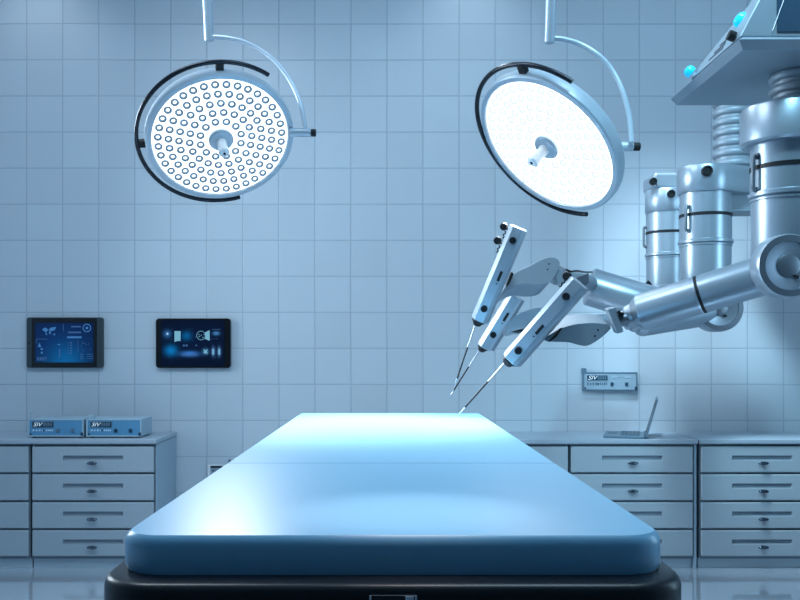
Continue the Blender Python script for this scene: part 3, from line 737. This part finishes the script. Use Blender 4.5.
# blade-shaped guards
def blade(pts, Y, ext, m='metal2', bev=.006, dots=()):
    b = MB(); b.prism([P(x, y, Y) for x, y in pts], ext); bl_ = b.build('arm_guard', m, rob, bevel=bev, seg=3, smooth=45)
    for x, y in dots:
        d = MB(); d.cyl(P(x, y, Y)+Vector((0, .004, 0)), P(x, y, Y)-Vector((0, .002, 0)), .0035, seg=10); d.build('screw', 'dark', bl_)
    return bl_
def smooth_outline(ctrl, n=6):
    c = list(ctrl); m = len(c); out = []
    for i in range(m):
        p0, p1, p2, p3 = (Vector((*c[(i+k) % m], 0)) for k in (-1, 0, 1, 2))
        for k in range(n):
            t = k/n; q = 0.5*((2*p1)+(p2-p0)*t+(2*p0-5*p1+4*p2-p3)*t*t+(3*p1-p0-3*p2+p3)*t**3); out.append((q.x, q.y))
    return out
blade(smooth_outline([(545, 340), (556, 331), (572, 325), (590, 323), (606, 324), (611, 327.5), (607, 333), (597, 341), (587, 346), (578, 345), (568, 342.5), (552, 342)], 4), 3.14, (-.012, .075, .036), dots=((595, 336), (598, 330)))
blade(smooth_outline([(500, 296), (505.5, 286), (515, 273), (528, 266.5), (540, 260), (549, 257), (556, 258), (560, 262.5), (558, 270), (551.5, 280.5), (545, 284), (535, 284.8), (522, 284), (511, 288.5)], 4), 3.60, (-.03, .09, -.045), dots=((549, 264), (547.5, 269.5)))
blade(smooth_outline([(506, 328), (509, 321), (518, 314.5), (528, 309.5), (540, 307), (546, 311), (543, 321), (534, 325.5), (520, 328.5), (508, 331.5)], 4), 3.74, (.0, .08, -.02), m='hous')
b = MB(); b.prism([P(506, 329.6, 3.76), P(520, 329.0, 3.76), P(534, 326.2, 3.76), P(534, 328.2, 3.76), P(520, 331.2, 3.76), P(507, 332.6, 3.76)], (0, .08, -.01)); b.build('guard_liner', 'dark', rob)
for (pts, Y) in (([(506.5, 284), (511.5, 271.5), (514, 273.5), (510, 283), (506.5, 287)], 3.57), ([(549, 341.5), (560, 328.5), (563, 327.5), (556, 337.5), (550, 342)], 3.12)):
    b = MB(); b.prism([P(x, y, Y) for x, y in pts], (0, .03, 0)); b.build('guard_liner', 'dark', rob, bevel=.003)

# instrument carriages
def carriage(top, bot, tip, wid, ports, slot, knobs, roll=0.0, kn=True, nose=True, m='carriage'):
    A = P(*top); B = P(*bot); T = P(*tip)
    ax = (B-A).normalized(); L = (B-A).length
    tow = (Vector((0, 0, EYE))-(A+B)/2).normalized()
    w = (tow-ax*tow.dot(ax)).normalized(); u_ = w.cross(ax)
    if u_.x < 0: u_ = -u_
    Rr = Matrix.Rotation(roll, 3, ax); w = Rr @ w; u_ = Rr @ u_
    s = wid
    sec = [(-.50, -.35), (-.50, .14), (-.24, .46), (.30, .46), (.42, .38), (.50, .26), (.50, -.35), (.40, -.48), (-.40, -.48)]
    def pt(x, y, h): return A+u_*(x*s)+w*(y*s)+ax*h
    b = MB()
    b.loft([[pt(x*.94, y*.94, 0) for x, y in sec], [pt(x, y, .005) for x, y in sec], [pt(x, y, L-.005) for x, y in sec], [pt(x*.94, y*.94, L) for x, y in sec]])
    c = b.build('instrument_carriage', m, rob, bevel=.002)
    fx = .06*s; fw = .46*s
    for t_ in ports:
        q = A+u_*fx+w*fw+ax*(L*t_)
        d = MB(); d.lathe(q, w, [(0, .003), (.010, .003), (.0105, .006), (.0135, .005), (.014, 0), (0, 0)], 20); d.build('port', 'dark', c)
    if slot is not None:
        q = A+u_*(fx+.1*s)+w*fw+ax*(L*slot); Rb = Matrix((u_, w, ax)).transposed()
        d = MB(); d.box((-.0055, -.002, -.021), (.0055, .0035, .021), Rb, q); d.build('slot', 'dark', c, bevel=.0015)
        d = MB(); d.cyl(q+ax*.032, q+ax*.032+w*.003, .0028, seg=8); d.build('indicator', 'dark', c)
    for i, (t_, o_) in enumerate(knobs):
        q = A-u_*(.5*s)+w*(-.05*s)+ax*(L*t_)
        d = MB(); d.tube([q+u_*.004, q-u_*o_*.6-ax*.004], .0045, 8)
        pts = [q-u_*.010+ax*.008, q-u_*.004+ax*.016, q-u_*.011+ax*.024, q-u_*.004+ax*.032, q-u_*.009+ax*.040]; d.tube(pts, .003, 6)
        k = d.build('lever', 'dark', c)
        d = MB(); pc = q-u_*o_-ax*.006; d.lathe(pc-w*.012, w, [(0, 0), (.013, 0), (.016, .004), (.016, .020), (.013, .026), (0, .026)], 16); d.build('lever_knob', 'dark', k)
    # nozzle and shaft
    q = B+w*(0.02*s)-u_*(.16*s)
    d = MB(); d.lathe(B-u_*(.05*s), ax, [(0, 0), (.40*s, 0), (.40*s, .006), (.30*s, .012), (.22*s, .022), (.10*s, .026), (0, .026)], 20); d.build('nozzle', 'dark', c)
    sd = (T-q).normalized(); SL = (T-q).length
    d = MB(); d.tube([q, q+sd*SL*.42], .0022, 10); sh = d.build('shaft', 'steel', c)
    d = MB(); d.tube([q+sd*SL*.40, q+sd*SL*.86], .0032, 10); d.build('shaft_sleeve', 'dark', sh)
    d = MB(); d.tube([q+sd*SL*.84, q+sd*SL*.93, T], [.0024, .0020, .0012], 10); d.build('needle', 'steel', sh)
    return c
carriage((579.5, 282.5, 3.06), (511, 360.5, 3.17), (458, 415.3, 3.27), .074, (.17, .86), .57, ((.05, .012), ), roll=.22)
carriage((518.5, 227.5, 3.42), (479.5, 320.5, 3.52), (454, 388, 3.58), .070, (.13, .86), .50, ((.06, .020), (.21, .022)), roll=.15)
c3 = carriage((515.5, 295.5, 3.72), (484, 347, 3.80), (449.5, 397, 3.86), .064, (.72, ), .36, (), roll=-.1, m='hous')
b = MB(); b.tube([P(522.5, 300, 3.78), P(505, 329, 3.82), P(492, 350, 3.85)], .011, 10); b.build('guide_rail', 'metal', c3)
b = MB(); b.lathe(P(514, 293.5, 3.70), (0.3, -0.3, 0.9), [(0, 0), (.013, 0), (.013, .008), (0, .01)], 14); b.build('end_cap', 'metald', c3)

# ------------------------------------------------------------------ lights
def area(name, loc, target, size, energy, color, sy=None, spread=180):
    l = bpy.data.lights.new(name, 'AREA'); l.energy = energy; l.color = color; l.size = size; l.spread = math.radians(spread)
    if sy: l.shape = 'RECTANGLE'; l.size_y = sy
    o = bpy.data.objects.new(name, l); COL.objects.link(o); o.location = loc
    o.rotation_euler = (Vector(target)-Vector(loc)).to_track_quat('-Z', 'Y').to_euler(); return o
def spot(name, loc, target, energy, color, ang, blend, radius):
    l = bpy.data.lights.new(name, 'SPOT'); l.energy = energy; l.color = color; l.spot_size = math.radians(ang); l.spot_blend = blend; l.shadow_soft_size = radius
    o = bpy.data.objects.new(name, l); COL.objects.link(o); o.location = loc
    o.rotation_euler = (Vector(target)-Vector(loc)).to_track_quat('-Z', 'Y').to_euler(); return o
BL = (0.62, 0.84, 1.0)
area('ceiling_fill', (-1.5, 2.9, 4.2), (-1.5, 2.9, 0), 1.2, 58, (0.74, 0.88, 1.0), 1.2)  # unseen area lights, added under the ceiling to set room brightness
area('ceiling_fill', (0.75, 2.0, 4.2), (0.75, 2.0, 0), 1.2, 54, (0.55, 0.82, 1.0), 1.2)
area('ceiling_fill', (2.2, 4.4, 4.2), (2.2, 4.4, 0), 1.0, 5, (0.52, 0.82, 1.0), 1.0)
spot('downlight_or_fill', (-2.35, 5.35, 4.2), (-2.35, 5.75, 2.8), 16, (0.8, 0.92, 1.0), 95, 1.0, 0.08)
spot('downlight_or_fill', (0.55, 5.35, 4.2), (0.55, 5.75, 2.8), 14, (0.75, 0.9, 1.0), 95, 1.0, 0.08)
spot('downlight_or_fill', (0.06, 1.75, 4.2), (0.04, 1.36, 1.11), 430, (1.0, 0.72, 0.66), 8.5, 1.0, 0.03)  # added warm spot; its pool stands in for the cushion's second highlight
spot('downlight_or_fill', (-0.6, 4.7, 4.15), (1.3, 3.4, 1.75), 130, (0.8, 0.93, 1.0), 42, 0.8, 0.15)  # added spot without a fixture, brightens the robot from the left
spot('downlight_or_fill', (0.9, 1.5, 4.15), (2.3, 5.5, 0.3), 360, (0.45, 0.84, 1.0), 50, 1.0, 0.20)  # added blue fill for the right cabinets and floor
spot('downlight_or_fill', (1.0, 4.2, 4.15), (2.45, 5.85, 1.0), 620, (0.62, 0.86, 1.0), 42, 1.0, 0.2)  # added fill that lifts the lower right of the back wall
area('side_fill', (3.4, 2.3, 1.9), (1.3, 4.0, 1.7), 0.8, 40, (0.5, 0.82, 1.0), 1.8)  # added light, no source there: cyan highlights on the columns' right sides
area('side_fill', (-3.4, 4.4, 2.4), (1.3, 3.6, 1.6), 0.8, 55, (0.75, 0.9, 1.0), 1.6, 100)  # added light from the left wall, for the robot's left-hand highlights
for (c, n, x, y), e in ((la, 330), (lb, 270)):
    spot('lamp_beam', c+n*0.13, (0.05, 2.95, 1.11), e, (0.92, 0.97, 1.0), 50, 1.0, 0.10)

for (c, n, x, y), e in ((la, 42), (lb, 5)):
    spot('lamp_glow', c+n*0.13, c+n*0.13+Vector((n.x*.4, n.y, n.z)), e, (0.92, 0.97, 1.0), 140, 0.6, 0.16)

w = bpy.data.worlds.new('World'); S.world = w; w.use_nodes = True
bg = w.node_tree.nodes['Background']; bg.inputs['Color'].default_value = (0.20, 0.52, 0.85, 1); bg.inputs['Strength'].default_value = 0.10

# ------------------------------------------------------------------ camera
cd = bpy.data.cameras.new('camera'); cam = bpy.data.objects.new('camera', cd); COL.objects.link(cam)
cam.location = (0, 0, EYE); cam.rotation_euler = (math.pi/2, 0, 0)
cd.sensor_width = 36; cd.lens = F*36/800; cd.shift_x = (400-CX)/800; cd.shift_y = (CY-300)/800
cd.clip_start = 0.05
S.camera = cam
vs = S.view_settings; vs.view_transform = 'Standard'; vs.look = 'None'; vs.gamma = 1.0; vs.exposure = 0.0; vs.use_curve_mapping = False
S.cycles.use_denoising = True
S.cycles.sample_clamp_indirect = 6.0
S.cycles.max_bounces = 8
